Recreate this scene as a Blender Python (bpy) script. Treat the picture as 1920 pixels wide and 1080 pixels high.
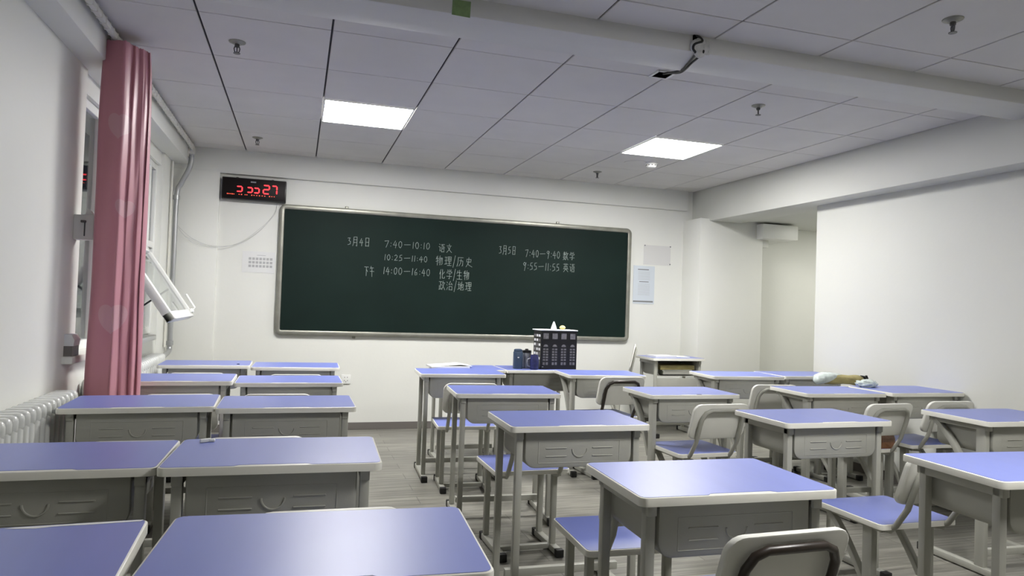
import bpy, bmesh, math, random
from mathutils import Vector, Matrix
random.seed(4)
PI = math.pi
SC = bpy.context.scene
COL = SC.collection
for o in list(bpy.data.objects):
    bpy.data.objects.remove(o)

# ------------------------------------------------------------------ camera
F_PX, YAW, PITCH, ROLL, CAMZ = 1307.04, 0.29727, 0.0241, 0.03433, 1.217
def cam_axes():
    cy, sy = math.cos(YAW), math.sin(YAW); cp, sp = math.cos(PITCH), math.sin(PITCH); cr, sr = math.cos(ROLL), math.sin(ROLL)
    fwd = Vector((sy*cp, cy*cp, sp)); right = Vector((cy, -sy, 0)); up = right.cross(fwd)
    return right*cr + up*sr, up*cr - right*sr, fwd
r_, u_, f_ = cam_axes()
cd = bpy.data.cameras.new('camera'); cam = bpy.data.objects.new('camera', cd); COL.objects.link(cam)
cam.matrix_world = Matrix(((r_.x, u_.x, -f_.x, 0), (r_.y, u_.y, -f_.y, 0), (r_.z, u_.z, -f_.z, CAMZ), (0, 0, 0, 1)))
cd.sensor_width = 36; cd.lens = 36*F_PX/1920; cd.clip_start = .02; cd.clip_end = 60
SC.camera = cam
# ------------------------------------------------------------------ world, exposure
w = bpy.data.worlds.new('night'); SC.world = w; w.use_nodes = True
w.node_tree.nodes['Background'].inputs[0].default_value = (.010, .012, .018, 1)
w.node_tree.nodes['Background'].inputs[1].default_value = 1.0
SC.view_settings.view_transform = 'Standard'; SC.view_settings.look = 'None'
SC.view_settings.gamma = 1; SC.view_settings.use_curve_mapping = False
SC.view_settings.exposure = 0.0
PANEL_L = 67.5          # radiance of the square ceiling lamps

# ------------------------------------------------------------------ materials
def lin(c):
    return tuple((v/255/12.92 if v/255 <= .04045 else ((v/255+.055)/1.055)**2.4) for v in c) + (1,)
def mat(name, rgb, rough=.5, metal=0, noise=0, nscale=(8, 8, 8), bump=0, bscale=60, spec=.5, coat=0, detail=3):
    m = bpy.data.materials.new(name); m.use_nodes = True
    nt = m.node_tree; b = nt.nodes['Principled BSDF']
    b.inputs['Base Color'].default_value = lin(rgb); b.inputs['Roughness'].default_value = rough
    b.inputs['Metallic'].default_value = metal; b.inputs['Specular IOR Level'].default_value = spec
    b.inputs['Coat Weight'].default_value = coat
    tc = nt.nodes.new('ShaderNodeTexCoord')
    if noise:
        mp = nt.nodes.new('ShaderNodeMapping'); mp.inputs['Scale'].default_value = nscale
        nz = nt.nodes.new('ShaderNodeTexNoise'); nz.inputs['Scale'].default_value = 1; nz.inputs['Detail'].default_value = detail
        rp = nt.nodes.new('ShaderNodeValToRGB')
        c = lin(rgb)
        rp.color_ramp.elements[0].position = .3; rp.color_ramp.elements[1].position = .7
        rp.color_ramp.elements[0].color = tuple(v*(1-noise) for v in c[:3])+(1,)
        rp.color_ramp.elements[1].color = tuple(min(1, v*(1+noise)) for v in c[:3])+(1,)
        nt.links.new(tc.outputs['Object'], mp.inputs[0]); nt.links.new(mp.outputs[0], nz.inputs['Vector'])
        nt.links.new(nz.outputs[0], rp.inputs[0]); nt.links.new(rp.outputs[0], b.inputs['Base Color'])
    if bump:
        n2 = nt.nodes.new('ShaderNodeTexNoise'); n2.inputs['Scale'].default_value = bscale
        bp = nt.nodes.new('ShaderNodeBump'); bp.inputs['Strength'].default_value = bump; bp.inputs['Distance'].default_value = .01
        nt.links.new(tc.outputs['Object'], n2.inputs['Vector']); nt.links.new(n2.outputs[0], bp.inputs['Height'])
        nt.links.new(bp.outputs[0], b.inputs['Normal'])
    return m
def emit(name, rgb, strength):
    m = bpy.data.materials.new(name); m.use_nodes = True
    b = m.node_tree.nodes['Principled BSDF']
    b.inputs['Base Color'].default_value = lin(rgb); b.inputs['Emission Color'].default_value = lin(rgb)
    b.inputs['Emission Strength'].default_value = strength
    return m
def glass(name, tint=(235, 242, 240), rough=.02):
    m = bpy.data.materials.new(name); m.use_nodes = True
    b = m.node_tree.nodes['Principled BSDF']
    b.inputs['Base Color'].default_value = lin(tint); b.inputs['Transmission Weight'].default_value = 1
    b.inputs['Roughness'].default_value = rough; b.inputs['IOR'].default_value = 1.45
    return m
M = {}
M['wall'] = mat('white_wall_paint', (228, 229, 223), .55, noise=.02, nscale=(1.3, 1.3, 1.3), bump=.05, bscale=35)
M['wallr'] = mat('dimmed_white_wall_paint', (211, 212, 206), .55, noise=.02, nscale=(1.3, 1.3, 1.3), bump=.05, bscale=35)  # same white paint; dimmer light on the right wall put into its colour
M['tile'] = mat('grey_ceiling_tile', (217, 215, 211), .75, noise=.03, nscale=(3, 3, 3))
M['tbar'] = mat('dark_ceiling_gap', (50, 50, 54), .7)
M['beam'] = mat('beam_paint', (216, 216, 212), .6, noise=.03, nscale=(2, 6, 6), bump=.1, bscale=25)
M['top'] = mat('blue_laminate', (115, 127, 194), .40, noise=.03, nscale=(14, 2, 2), spec=.5, coat=.25)
M['top'].node_tree.nodes['Principled BSDF'].inputs['Coat Roughness'].default_value = .34
M['rim'] = mat('cream_plastic_rim', (222, 221, 212), .4, noise=.03, nscale=(5, 5, 5))
M['tub'] = mat('grey_plastic_drawer', (162, 162, 153), .5, noise=.04, nscale=(6, 6, 6), bump=.03, bscale=200)
M['leg'] = mat('grey_powder_coat', (166, 166, 157), .42, noise=.04, nscale=(20, 20, 4))
M['back'] = mat('pale_plastic_back', (224, 224, 217), .45, noise=.03, nscale=(6, 6, 6))
M['cap'] = mat('black_rubber', (24, 24, 24), .6)
M['darktube'] = mat('dark_brown_tube', (46, 38, 32), .35, noise=.2, nscale=(30, 30, 30))
M['pink'] = None
M['plastic'] = mat('white_plastic', (236, 237, 233), .35)
M['steel'] = mat('galvanised_pipe', (176, 178, 178), .38, metal=.55, noise=.08, nscale=(20, 20, 4))
M['alu'] = mat('aluminium_frame', (150, 150, 140), .38, metal=.6, noise=.12, nscale=(12, 12, 12))
M['board'] = mat('green_chalkboard', (19, 35, 31), .6, noise=.12, nscale=(2, 2, 3), spec=.15)
M['chalk'] = mat('chalk', (150, 163, 157), .9, noise=.2, nscale=(60, 60, 60))
M['black'] = mat('black_plastic', (18, 18, 20), .35)
M['hole'] = mat('dark_cavity', (8, 8, 8), .95, spec=0)
M['base'] = mat('grey_baseboard', (112, 108, 104), .5, noise=.05, nscale=(3, 3, 20))
M['paper'] = mat('white_paper', (224, 225, 224), .8)
M['bluepaper'] = mat('bluish_paper', (205, 213, 220), .8)
M['ink'] = mat('grey_print', (176, 177, 178), .8)
M['darkink'] = mat('dark_print', (128, 130, 132), .8)
M['rad'] = mat('radiator_enamel', (214, 216, 213), .22, coat=.3, noise=.02)
M['green'] = mat('green_note', (132, 158, 108), .8, noise=.12, nscale=(40, 6, 40))
M['glass'] = glass('window_glass')
M['khaki'] = mat('khaki_cloth', (158, 148, 100), .8, noise=.18, nscale=(14, 30, 30), bump=.3, bscale=60)
M['wrap'] = mat('pale_plastic_wrap', (206, 216, 212), .15, noise=.1, nscale=(30, 30, 30), bump=.4, bscale=40)
M['brown'] = mat('brown_leather', (108, 72, 46), .4, noise=.25, nscale=(14, 14, 14), bump=.2, bscale=60)
M['slate'] = mat('slate_blue_card', (44, 62, 84), .45)
M['navy'] = mat('navy_blue', (38, 42, 88), .35, noise=.3, nscale=(40, 40, 40))
M['silver'] = mat('grey_tin', (150, 152, 158), .35, metal=.3)
M['tissue'] = mat('white_tissue', (236, 240, 238), .8)
M['yellow'] = mat('pale_yellow', (238, 218, 150), .6)
M['pane'] = mat('printed_window_grey', (116, 114, 116), .6, noise=.3, nscale=(60, 60, 60))
M['panelw'] = emit('lamp_diffuser', (255, 253, 250), PANEL_L)
M['paneln'] = emit('bright_lamp_diffuser', (255, 253, 250), PANEL_L*1.0)
M['panelc'] = emit('passage_lamp_diffuser', (255, 253, 246), 15)
M['led'] = emit('red_led', (255, 56, 64), 1.7)
M['ledrow'] = emit('small_led_row', (255, 96, 70), .8)
M['putty'] = mat('white_putty', (206, 206, 202), .8, noise=.1, nscale=(30, 30, 30), bump=.5, bscale=50)
M['grit'] = mat('grey_metal_dark', (92, 92, 92), .35, metal=.5)

def floor_mat():
    m = bpy.data.materials.new('grey_wood_vinyl'); m.use_nodes = True; nt = m.node_tree; b = nt.nodes['Principled BSDF']
    tc = nt.nodes.new('ShaderNodeTexCoord')
    br = nt.nodes.new('ShaderNodeTexBrick'); br.inputs['Scale'].default_value = 1
    br.inputs['Brick Width'].default_value = 1.2; br.inputs['Row Height'].default_value = .15; br.inputs['Mortar Size'].default_value = .003
    br.inputs['Color1'].default_value = lin((150, 148, 138)); br.inputs['Color2'].default_value = lin((134, 132, 124)); br.inputs['Mortar'].default_value = lin((112, 110, 103))
    br.offset = .37
    mp = nt.nodes.new('ShaderNodeMapping'); mp.inputs['Scale'].default_value = (2.2, 42, 1)
    nz = nt.nodes.new('ShaderNodeTexNoise'); nz.inputs['Scale'].default_value = 1; nz.inputs['Detail'].default_value = 6; nz.inputs['Roughness'].default_value = .65
    rp = nt.nodes.new('ShaderNodeValToRGB'); rp.color_ramp.elements[0].position = .36; rp.color_ramp.elements[1].position = .64
    rp.color_ramp.elements[0].color = (.55, .55, .55, 1); rp.color_ramp.elements[1].color = (1.1, 1.1, 1.1, 1)
    mx = nt.nodes.new('ShaderNodeMixRGB'); mx.blend_type = 'MULTIPLY'; mx.inputs[0].default_value = 1
    L = nt.links.new
    L(tc.outputs['Object'], br.inputs['Vector']); L(tc.outputs['Object'], mp.inputs[0]); L(mp.outputs[0], nz.inputs['Vector'])
    L(nz.outputs[0], rp.inputs[0]); L(br.outputs['Color'], mx.inputs[1]); L(rp.outputs[0], mx.inputs[2]); L(mx.outputs[0], b.inputs['Base Color'])
    b.inputs['Roughness'].default_value = .38
    return m
M['floor'] = floor_mat()

def curtain_mat():
    m = mat('pink_satin', (192, 128, 140), .42, spec=.5)
    nt = m.node_tree; b = nt.nodes['Principled BSDF']; b.inputs['Sheen Weight'].default_value = .3
    tc = nt.nodes.new('ShaderNodeTexCoord'); sp = nt.nodes.new('ShaderNodeSeparateXYZ'); nt.links.new(tc.outputs['Object'], sp.inputs[0])
    def mth(op, a, bb=None):
        n = nt.nodes.new('ShaderNodeMath'); n.operation = op
        for i, v in enumerate((a, bb)):
            if v is None: continue
            if isinstance(v, (int, float)): n.inputs[i].default_value = v
            else: nt.links.new(v, n.inputs[i])
        return n.outputs[0]
    total = None
    for cx, cz, s in ((-.875, 2.02, .042), (-.868, 1.07, .048), (-.84, 1.62, .03), (-.86, .45, .045)):
        x = mth('DIVIDE', mth('SUBTRACT', sp.outputs[0], cx), s); z = mth('DIVIDE', mth('SUBTRACT', sp.outputs[2], cz), s*1.35)
        x2 = mth('MULTIPLY', x, x); z2 = mth('MULTIPLY', z, z)
        q = mth('SUBTRACT', mth('ADD', x2, z2), 1.0)
        q3 = mth('MULTIPLY', mth('MULTIPLY', q, q), q)
        h = mth('SUBTRACT', q3, mth('MULTIPLY', x2, mth('MULTIPLY', z2, z)))
        f = mth('LESS_THAN', h, 0.0)
        total = f if total is None else mth('MAXIMUM', total, f)
    mx = nt.nodes.new('ShaderNodeMixRGB'); nt.links.new(mth('MULTIPLY', total, .38), mx.inputs[0])
    mx.inputs[1].default_value = lin((192, 128, 140)); mx.inputs[2].default_value = lin((202, 172, 177))
    nt.links.new(mx.outputs[0], b.inputs['Base Color'])
    return m
M['pink'] = curtain_mat()

# ------------------------------------------------------------------ mesh builder
class MB:
    def __init__(s): s.bm = bmesh.new(); s.mats = []
    def _mi(s, m):
        if m is None: return 0
        if m not in s.mats: s.mats.append(m)
        return s.mats.index(m)
    def _new(s, fs, m):
        i = s._mi(m)
        for f in fs: f.material_index = i
    def box(s, c, d, bevel=0, rot=None, m=None, seg=2):
        r = bmesh.ops.create_cube(s.bm, size=1); vs = r['verts']
        bmesh.ops.scale(s.bm, vec=Vector(d), verts=vs)
        fs = set(f for v in vs for f in v.link_faces)
        if bevel:
            es = list(set(e for v in vs for e in v.link_edges))
            rb = bmesh.ops.bevel(s.bm, geom=es, offset=bevel, segments=seg, profile=.5, affect='EDGES')
            vs = list(set(v for v in rb['verts']) | set(v for v in vs if v.is_valid)); fs = set(f for v in vs for f in v.link_faces)
        if rot is not None: bmesh.ops.rotate(s.bm, cent=(0, 0, 0), matrix=rot.to_3x3(), verts=vs)
        bmesh.ops.translate(s.bm, vec=Vector(c), verts=vs)
        s._new(fs, m); return s
    def box2(s, a, b, bevel=0, m=None):
        return s.box([(p+q)/2 for p, q in zip(a, b)], [abs(q-p) for p, q in zip(a, b)], bevel, m=m)
    def prism(s, poly, z0, z1, m=None, tf=None, inset=0):
        """poly in (a,b), extruded along c from z0 to z1; tf maps (a,b,c) to xyz; inset rounds the top rim"""
        tf = tf or (lambda a, b, c: (a, b, c))
        rings = [[(a, b, z0) for a, b in poly]]
        if inset:
            cx = sum(p[0] for p in poly)/len(poly); cy = sum(p[1] for p in poly)/len(poly)
            sg = 1 if z1 > z0 else -1
            def ins(d):
                n = len(poly); out = []
                ar = sum(poly[i][0]*poly[(i+1) % n][1]-poly[(i+1) % n][0]*poly[i][1] for i in range(n))
                k = 1 if ar > 0 else -1
                for i in range(n):
                    p, q, r = Vector(poly[i-1]), Vector(poly[i]), Vector(poly[(i+1) % n])
                    e1 = (q-p).normalized(); e2 = (r-q).normalized()
                    n1 = Vector((-e1.y, e1.x)); n2 = Vector((-e2.y, e2.x)); nn = n1+n2
                    nn = nn.normalized() if nn.length > 1e-6 else n1
                    cs = max(.5, nn.dot(n1)); out.append(q + nn*(k*d/cs))
                return out
            for t in (0, .5, 1):
                d = inset*(1-math.cos(t*PI/2)); z = z1 - sg*inset*(1-math.sin(t*PI/2))
                rings.append([(a, b, z) for a, b in ins(d)])
        else: rings.append([(a, b, z1) for a, b in poly])
        vr = [[s.bm.verts.new(tf(*p)) for p in r] for r in rings]; fs = []
        n = len(poly)
        for A, B in zip(vr, vr[1:]):
            for i in range(n): fs.append(s.bm.faces.new((A[i], A[(i+1) % n], B[(i+1) % n], B[i])))
        fs.append(s.bm.faces.new(vr[0][::-1])); fs.append(s.bm.faces.new(vr[-1]))
        s._new(fs, m); return s
    def sweep(s, path, prof, m=None, up=(0, 0, 1), closed=False, cap=True):
        """profile points (a,b): a along side vector, b along up-ish"""
        P = [Vector(p) for p in path]; n = len(P); rings = []
        up = Vector(up); side_prev = None
        for i in range(n):
            if closed: t = (P[(i+1) % n]-P[i-1])
            else: t = (P[min(i+1, n-1)]-P[max(i-1, 0)])
            t.normalize()
            if side_prev is None:
                sd = t.cross(up)
                if sd.length < 1e-4: sd = t.cross(Vector((0, 1, 0)))
            else: sd = side_prev - t*side_prev.dot(t)
            sd.normalize(); side_prev = sd; ub = sd.cross(t)
            k = 1.0
            rings.append([s.bm.verts.new(P[i]+sd*a*k+ub*b*k) for a, b in prof])
        fs = []; k = len(prof)
        for i in range(n if closed else n-1):
            A, B = rings[i], rings[(i+1) % n]
            for j in range(k): fs.append(s.bm.faces.new((A[j], A[(j+1) % k], B[(j+1) % k], B[j])))
        if cap and not closed:
            fs.append(s.bm.faces.new(rings[0][::-1])); fs.append(s.bm.faces.new(rings[-1]))
        s._new(fs, m); return s
    def tube(s, path, r, m=None, n=10, up=(0, 0, 1), closed=False):
        return s.sweep(path, [(r*math.cos(2*PI*i/n), r*math.sin(2*PI*i/n)) for i in range(n)], m, up, closed)
    def lathe(s, prof, c=(0, 0, 0), n=24, m=None):
        """prof list of (r,z)"""
        rings = []
        for r, z in prof:
            if r < 1e-6: rings.append([s.bm.verts.new((c[0], c[1], c[2]+z))])
            else: rings.append([s.bm.verts.new((c[0]+r*math.cos(2*PI*i/n), c[1]+r*math.sin(2*PI*i/n), c[2]+z)) for i in range(n)])
        fs = []
        for A, B in zip(rings, rings[1:]):
            for i in range(n):
                a = A[i % len(A)]; a2 = A[(i+1) % len(A)]; b = B[i % len(B)]; b2 = B[(i+1) % len(B)]
                q = []
                for v in (a, a2, b2, b):
                    if v not in q: q.append(v)
                if len(q) > 2: fs.append(s.bm.faces.new(q))
        s._new(fs, m); return s
    def build(s, name, m=None, parent=None, smooth=True, angle=35):
        bmesh.ops.recalc_face_normals(s.bm, faces=s.bm.faces)
        me = bpy.data.meshes.new(name); s.bm.to_mesh(me); s.bm.free()
        for x in ([m] if m is not None and not s.mats else s.mats): me.materials.append(x)
        if smooth:
            me.polygons.foreach_set('use_smooth', [True]*len(me.polygons))
            me.set_sharp_from_angle(angle=math.radians(angle))
        o = bpy.data.objects.new(name, me); COL.objects.link(o)
        if parent is not None: o.parent = parent
        return o
def tag(o, label=None, cat=None, group=None, kind=None):
    if label: o['label'] = label
    if cat: o['category'] = cat
    if group: o['group'] = group
    if kind: o['kind'] = kind
    return o
def thing(name, label, cat, loc=(0, 0, 0), rz=0, group=None):
    o = bpy.data.objects.new(name, None); COL.objects.link(o); o.location = loc; o.rotation_euler = (0, 0, rz)
    o.empty_display_size = .1
    return tag(o, label, cat, group)
def dup(root):
    r = root.copy(); COL.objects.link(r)
    for ch in list(root.children):
        c = ch.copy(); COL.objects.link(c); c.parent = r
        for g in list(ch.children):
            d = g.copy(); COL.objects.link(d); d.parent = c
    return r
def place(o, loc, rz=0, sc=(1, 1, 1), label=None, group=None):
    o.location = loc; o.rotation_euler = (0, 0, rz); o.scale = sc
    return tag(o, label, group=group)
def rrect(w, d, r, n=5, cx=0, cy=0):
    out = []
    for sx, sy, a0 in ((1, 1, 0), (-1, 1, 90), (-1, -1, 180), (1, -1, 270)):
        for i in range(n+1):
            a = math.radians(a0+90*i/n)
            out.append((cx+sx*(w/2-r)+r*math.cos(a), cy+sy*(d/2-r)+r*math.sin(a)))
    return out
def rprof(a, b, r=.004):
    return rrect(a, b, r, 2)
def arc_path(p0, p1, p2, n=8):
    """quadratic bezier"""
    p0, p1, p2 = Vector(p0), Vector(p1), Vector(p2)
    return [p0*(1-t)**2+p1*2*t*(1-t)+p2*t*t for t in [i/n for i in range(n+1)]]
def struct(o): return tag(o, kind='structure')

# ------------------------------------------------------------------ room shell
CEIL, YB, XR, XS, XL, XLS = 2.511, 6.69, 4.27, 4.08, -1.077, -.95
RX, RY0 = 6.6, -5.0
b = MB(); b.box2((XL-.3, RY0, -.05), (RX, YB+.1, 0)); struct(b.build('floor', M['floor'], smooth=False))
# ceiling: separate tiles with open dark joints
b = MB()
b.box2((XL-.3, RY0, CEIL+.012), (RX, YB+.1, CEIL+.06), m=M['tbar'])
PANELS = [(.107, 4.659), (2.507, 4.659), (1.84, .845)]
def tiles(x_off, y_off, y_lo, y_hi, gx=.010, gy=.006):
    k0 = math.floor((XLS-x_off)/.6)
    j0 = math.floor((y_lo-y_off)/.6)
    for i in range(k0, k0+10):
        xa, xb = max(XLS, x_off+.6*i), min(XS, x_off+.6*i+.6)
        if xb-xa < .02: continue
        for j in range(j0, j0+17):
            ya, yb = max(y_lo, y_off+.6*j), min(y_hi, y_off+.6*j+.6)
            if yb-ya < .02: continue
            if any(abs(xa-px) < .05 and abs(ya-py) < .05 for px, py in PANELS): continue
            b.box2((xa+gx/2, ya+gy/2, CEIL), (xb-gx/2, yb-gy/2, CEIL+.011), bevel=.0025, m=M['tile'])
tiles(-.493, 3.459, 3.0, YB)
tiles(.04, 2.645, RY0, 2.9)
struct(b.build('ceiling', None, smooth=False))
# cross beam
b = MB(); b.box2((XLS-.1, 2.865, 2.432), (XS+.15, 3.125, CEIL+.03), bevel=.012); struct(b.build('trim_1', M['beam']))
# back wall with crown beam and left pier standing 4 cm proud
b = MB()
b.box2((XL-.3, YB, 0), (RX, YB+.15, CEIL+.06))
b.box2((XL-.02, YB-.04, 2.298), (4.0, YB+.02, CEIL+.03), bevel=.006)
b.box2((XL-.02, YB-.04, 0), (-.70, YB+.02, 2.31), bevel=.006)
struct(b.build('wall_back', M['wall']))
b = MB(); b.box2((3.975, 6.35, 0), (4.74, YB+.05, 2.19), bevel=.006); struct(b.build('trim_2', M['wall']))
# right wall, soffit beam, corridor beyond
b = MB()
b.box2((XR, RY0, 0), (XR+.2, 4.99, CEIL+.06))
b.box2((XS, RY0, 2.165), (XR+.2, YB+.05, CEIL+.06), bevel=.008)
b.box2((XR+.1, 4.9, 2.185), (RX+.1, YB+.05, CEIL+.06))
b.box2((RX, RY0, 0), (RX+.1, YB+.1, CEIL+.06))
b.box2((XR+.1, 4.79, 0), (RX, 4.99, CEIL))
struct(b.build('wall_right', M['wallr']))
b = MB(); b.box2((XL-.3, RY0-.1, 0), (RX+.1, RY0, CEIL+.06)); struct(b.build('wall_front', M['wall']))
# left wall: pier, far pier, parapet, lintel, soffit
WY0, WY1, XW = 4.05, 6.2, -1.15
b = MB()
b.box2((XL-.3, RY0, 0), (XL, WY0, CEIL+.06))
b.box2((XL-.3, WY1, 0), (XL, YB+.1, CEIL+.06))
b.box2((XL-.3, WY0-.02, 0), (XL-.003, WY1+.02, .86))
b.box2((XL-.3, WY0-.02, 2.245), (XL-.02, WY1+.02, CEIL))
struct(b.build('wall_left', M['wall']))
b = MB(); b.box2((XL-.29, RY0, 2.35), (XLS, YB+.1, CEIL+.06), bevel=.006); struct(b.build('trim_4', M['wall']))
b = MB(); b.box2((XL-.29, WY0-.2, .855), (-1.03, WY1-.25, .892), bevel=.006); struct(b.build('trim_3', M['wall']))
# baseboards
b = MB(); b.box2((-.70, YB-.012, 0), (3.975, YB, .067), bevel=.002); struct(b.build('baseboard_back', M['base'], smooth=False))
b = MB(); b.box2((XR-.012, RY0, 0), (XR, 4.99, .067), bevel=.002); struct(b.build('baseboard_right', M['base'], smooth=False))
b = MB(); b.box2((XL, RY0, 0), (XL+.012, YB-.05, .067), bevel=.002); struct(b.build('baseboard_left', M['base'], smooth=False))

# window
win = bpy.data.objects.new('window_1', None); COL.objects.link(win); struct(win)
b = MB()
fz0, fz1 = .892, 2.245
for y in (WY0, 4.49, 5.0, 5.92, WY1-.05):
    b.box2((XW-.03, y-.0, fz0), (XW+.03, y+.05, fz1), bevel=.004)
for z in (fz0, 1.57, fz1-.05):
    b.box2((XW-.029, WY0, z), (XW+.029, WY1, z+.05), bevel=.004)
b.build('frame', M['plastic'], win)
b = MB(); b.box2((XW-.006, WY0+.02, 1.6), (XW+.006, WY1-.02, fz1-.03)); b.build('upper_pane', M['glass'], win)
b = MB(); b.box2((XW-.006, WY0+.02, fz0+.02), (XW+.006, 5.02, 1.6)); b.build('lower_pane', M['glass'], win)
# the tilted sash
sx = bpy.data.objects.new('tilted_sash', None); COL.objects.link(sx); sx.parent = win
hx, hz, bx, bz = -1.135, 1.555, -.785, 1.035
L = math.hypot(bx-hx, hz-bz); ang = math.atan2(bx-hx, hz-bz)
sx.location = (hx, 5.0, hz); sx.rotation_euler = (0, -ang, 0)
b = MB()
b.box2((-.028, 0, -L), (.028, .055, 0), .005); b.box2((-.028, .845, -L), (.028, .90, 0), .005)
b.box2((-.028, 0, -L), (.028, .90, -L+.06), .005); b.box2((-.028, 0, -.055), (.028, .90, 0), .005)
b.build('sash_frame', M['plastic'], sx)
b = MB(); b.box2((-.008, .05, -L+.055), (.008, .85, -.05)); b.build('sash_pane', M['glass'], sx)
b = MB(); b.box((.036, .84, -L+.04), (.02, .1, .03), .004); b.tube([(.04, .87, -L+.04), (.062, .88, -L+.05), (.064, .88, -L+.17)], .009); b.build('handle', M['plastic'], sx)
b = MB(); b.tube([(XW+.01, 5.01, 1.1), (-.95, 5.01, 1.25)], .007); b.tube([(XW+.01, 5.89, 1.1), (-.95, 5.89, 1.25)], .007); b.build('stay_arm', M['grit'], win)
# ------------------------------------------------------------------ ceiling lamps
def lamp(x, y, label, m='panelw'):
    t = thing('ceiling_panel_light', label, 'ceiling light', (x+.3, y+.3, CEIL))
    b = MB()
    for a in (-1, 1):
        b.box((a*.291, 0, 0), (.012, .594, .012), .002); b.box((0, a*.291, 0), (.57, .012, .012), .002)
    b.build('frame', M['plastic'], t)
    b = MB(); b.box((0, 0, 0), (.572, .572, .006)); b.build('diffuser', M[m], t)
lamp(*PANELS[0], 'lit square ceiling panel above the left half of the blackboard')
lamp(*PANELS[1], 'lit square ceiling panel beside the round smoke detector')
def corridor_lamp(x, y, z):
    t = thing('ceiling_panel_light', 'ceiling panel of the side passage, out of sight behind the right wall', 'ceiling light', (x, y, z))
    b = MB()
    for a in (-1, 1):
        b.box((a*.291, 0, 0), (.012, .594, .012), .002); b.box((0, a*.291, 0), (.57, .012, .012), .002)
    b.build('frame', M['plastic'], t)
    b = MB(); b.box((0, 0, 0), (.572, .572, .006)); b.build('diffuser', M['panelc'], t)
corridor_lamp(5.75, 5.6, 2.178)
lamp(*PANELS[2], 'lit square ceiling panel on the camera side of the cross beam', 'paneln')

# ------------------------------------------------------------------ desks
ZT = .735
def tabletop(root, w=.60, d=.40, z=ZT, th=.024, notch=True, name='tabletop'):
    b = MB(); b.prism(rrect(w, d, .022), z-th, z-.001, inset=.004)
    rim = None
    hw, hd, r = w/2-.0055, d/2-.0055, .018
    poly = rrect(2*hw, 2*hd, r, 4)
    if notch:
        out = []
        for i, p in enumerate(poly):
            out.append(p)
            q = poly[(i+1) % len(poly)]
            if abs(p[1]+hd) < 1e-6 and abs(q[1]+hd) < 1e-6 and q[0]-p[0] > .1:
                out += [(-.105, -hd), (-.092, -hd+.012), (.088, -hd+.012), (.104, -hd)]
        poly = out
    t = MB().prism(poly, z-.004, z).build(name, M['top'], root, smooth=False)
    b.build('edge_band', M['rim'], t)
    return t
def drawer(root, flip=False):
    W, zt, zb, y0, y1, r = .462, ZT-.025, ZT-.172, -.165, .15, .045
    def uprof(off):
        hw = W/2-off; rr = r-off; zz = zb+off; out = [(-hw, zt)]
        for i in range(7):
            a = PI+PI/2*i/6; out.append((-hw+rr+rr*math.cos(a), zz+rr+rr*math.sin(a)))
        for i in range(7):
            a = 1.5*PI+PI/2*i/6; out.append((hw-rr+rr*math.cos(a), zz+rr+rr*math.sin(a)))
        out.append((hw, zt)); return out
    o, i_ = uprof(0), uprof(.005)
    sg = -1 if flip else 1
    tf = lambda a, z, c: (a, c*sg, z)
    b = MB()
    b.prism(o + i_[::-1], y0+.01, y1, tf=tf)
    b.prism(o, y0+.012, y0, tf=tf, inset=.009)
    zc = zb+.062
    def rid(x0, z0, x1, z1, t=.0045):
        th = .0055 if t > .004 else .0018
        b.box(((x0+x1)/2, sg*(y0-.0004), (z0+z1)/2), (max(abs(x1-x0), t), th, max(abs(z1-z0), t)), min(.0015, th*.4), seg=1)
    for s in (-1, 1):
        for dz in (-.016, .016): rid(s*.055, zc+dz, s*.145, zc+dz)
        rid(s*.175, zc-.042, s*.175, zc+.045, .003)
    rid(-.175, zc+.045, .175, zc+.045, .003); rid(-.175, zc-.042, .175, zc-.042, .003)
    ring = [(.032*math.cos(a), sg*(y0-.0008), zc+.012+.032*math.sin(a)) for a in [PI+PI*k/12 for k in range(13)]]
    b.tube(ring, .003, n=6, up=(0, 1, 0))
    b.build('drawer', M['tub'], root)
LX = .253
def foot(root, x, y0, y1, w=.036, h=.038):
    f = MB().box2((x-w/2, y0+.02, .006), (x+w/2, y1-.02, h), .004).build('foot_bar', M['leg'], root)
    for a, c in ((y0, y0+.035), (y1-.035, y1)):
        MB().box2((x-w/2-.003, a, 0), (x+w/2+.003, c, h+.003), .005).build('foot_cap', M['cap'], f)
def desk_a(label, flip=False, modesty=False):
    t = thing('school_desk', label, 'desk')
    tabletop(t, notch=not flip); drawer(t, flip)
    for s in (-1, 1):
        MB().box2((s*LX-.014, -.17, ZT-.058), (s*LX+.014, .16, ZT-.024), .003).build('side_rail', M['leg'], t)
        for y in (-.148, .135):
            MB().box2((s*LX-.014, y-.015, .03), (s*LX+.014, y+.015, ZT-.03), .004).build('leg', M['leg'], t)
        foot(t, s*LX, -.235, .225)
    MB().box2((-LX, -.014, .085), (LX, .014, .118), .003).build('crossbar', M['leg'], t)
    if modesty:
        MB().box2((-LX+.014, -.15, .30), (LX-.014, -.138, .545), .004).build('front_panel', M['tub'], t)
    return t
def desk_b(label):
    t = thing('school_desk', label, 'desk')
    tabletop(t); drawer(t)
    for s in (-1, 1):
        MB().box2((s*LX-.013, -.17, ZT-.052), (s*LX+.013, .17, ZT-.024), .003).build('side_rail', M['leg'], t)
        MB().box2((s*LX-.015, -.155, .03), (s*LX+.015, -.105, ZT-.03), .005).build('leg', M['leg'], t)
        MB().sweep(arc_path((s*LX, .15, ZT-.03), (s*LX, .0, .60), (s*LX, -.105, .36), 10), rprof(.026, .030), up=(1, 0, 0)).build('curved_brace', M['leg'], t)
        foot(t, s*LX, -.235, .225)
    MB().box2((-LX, -.144, .085), (LX, -.116, .118), .003).build('crossbar', M['leg'], t)
    return t
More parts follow.
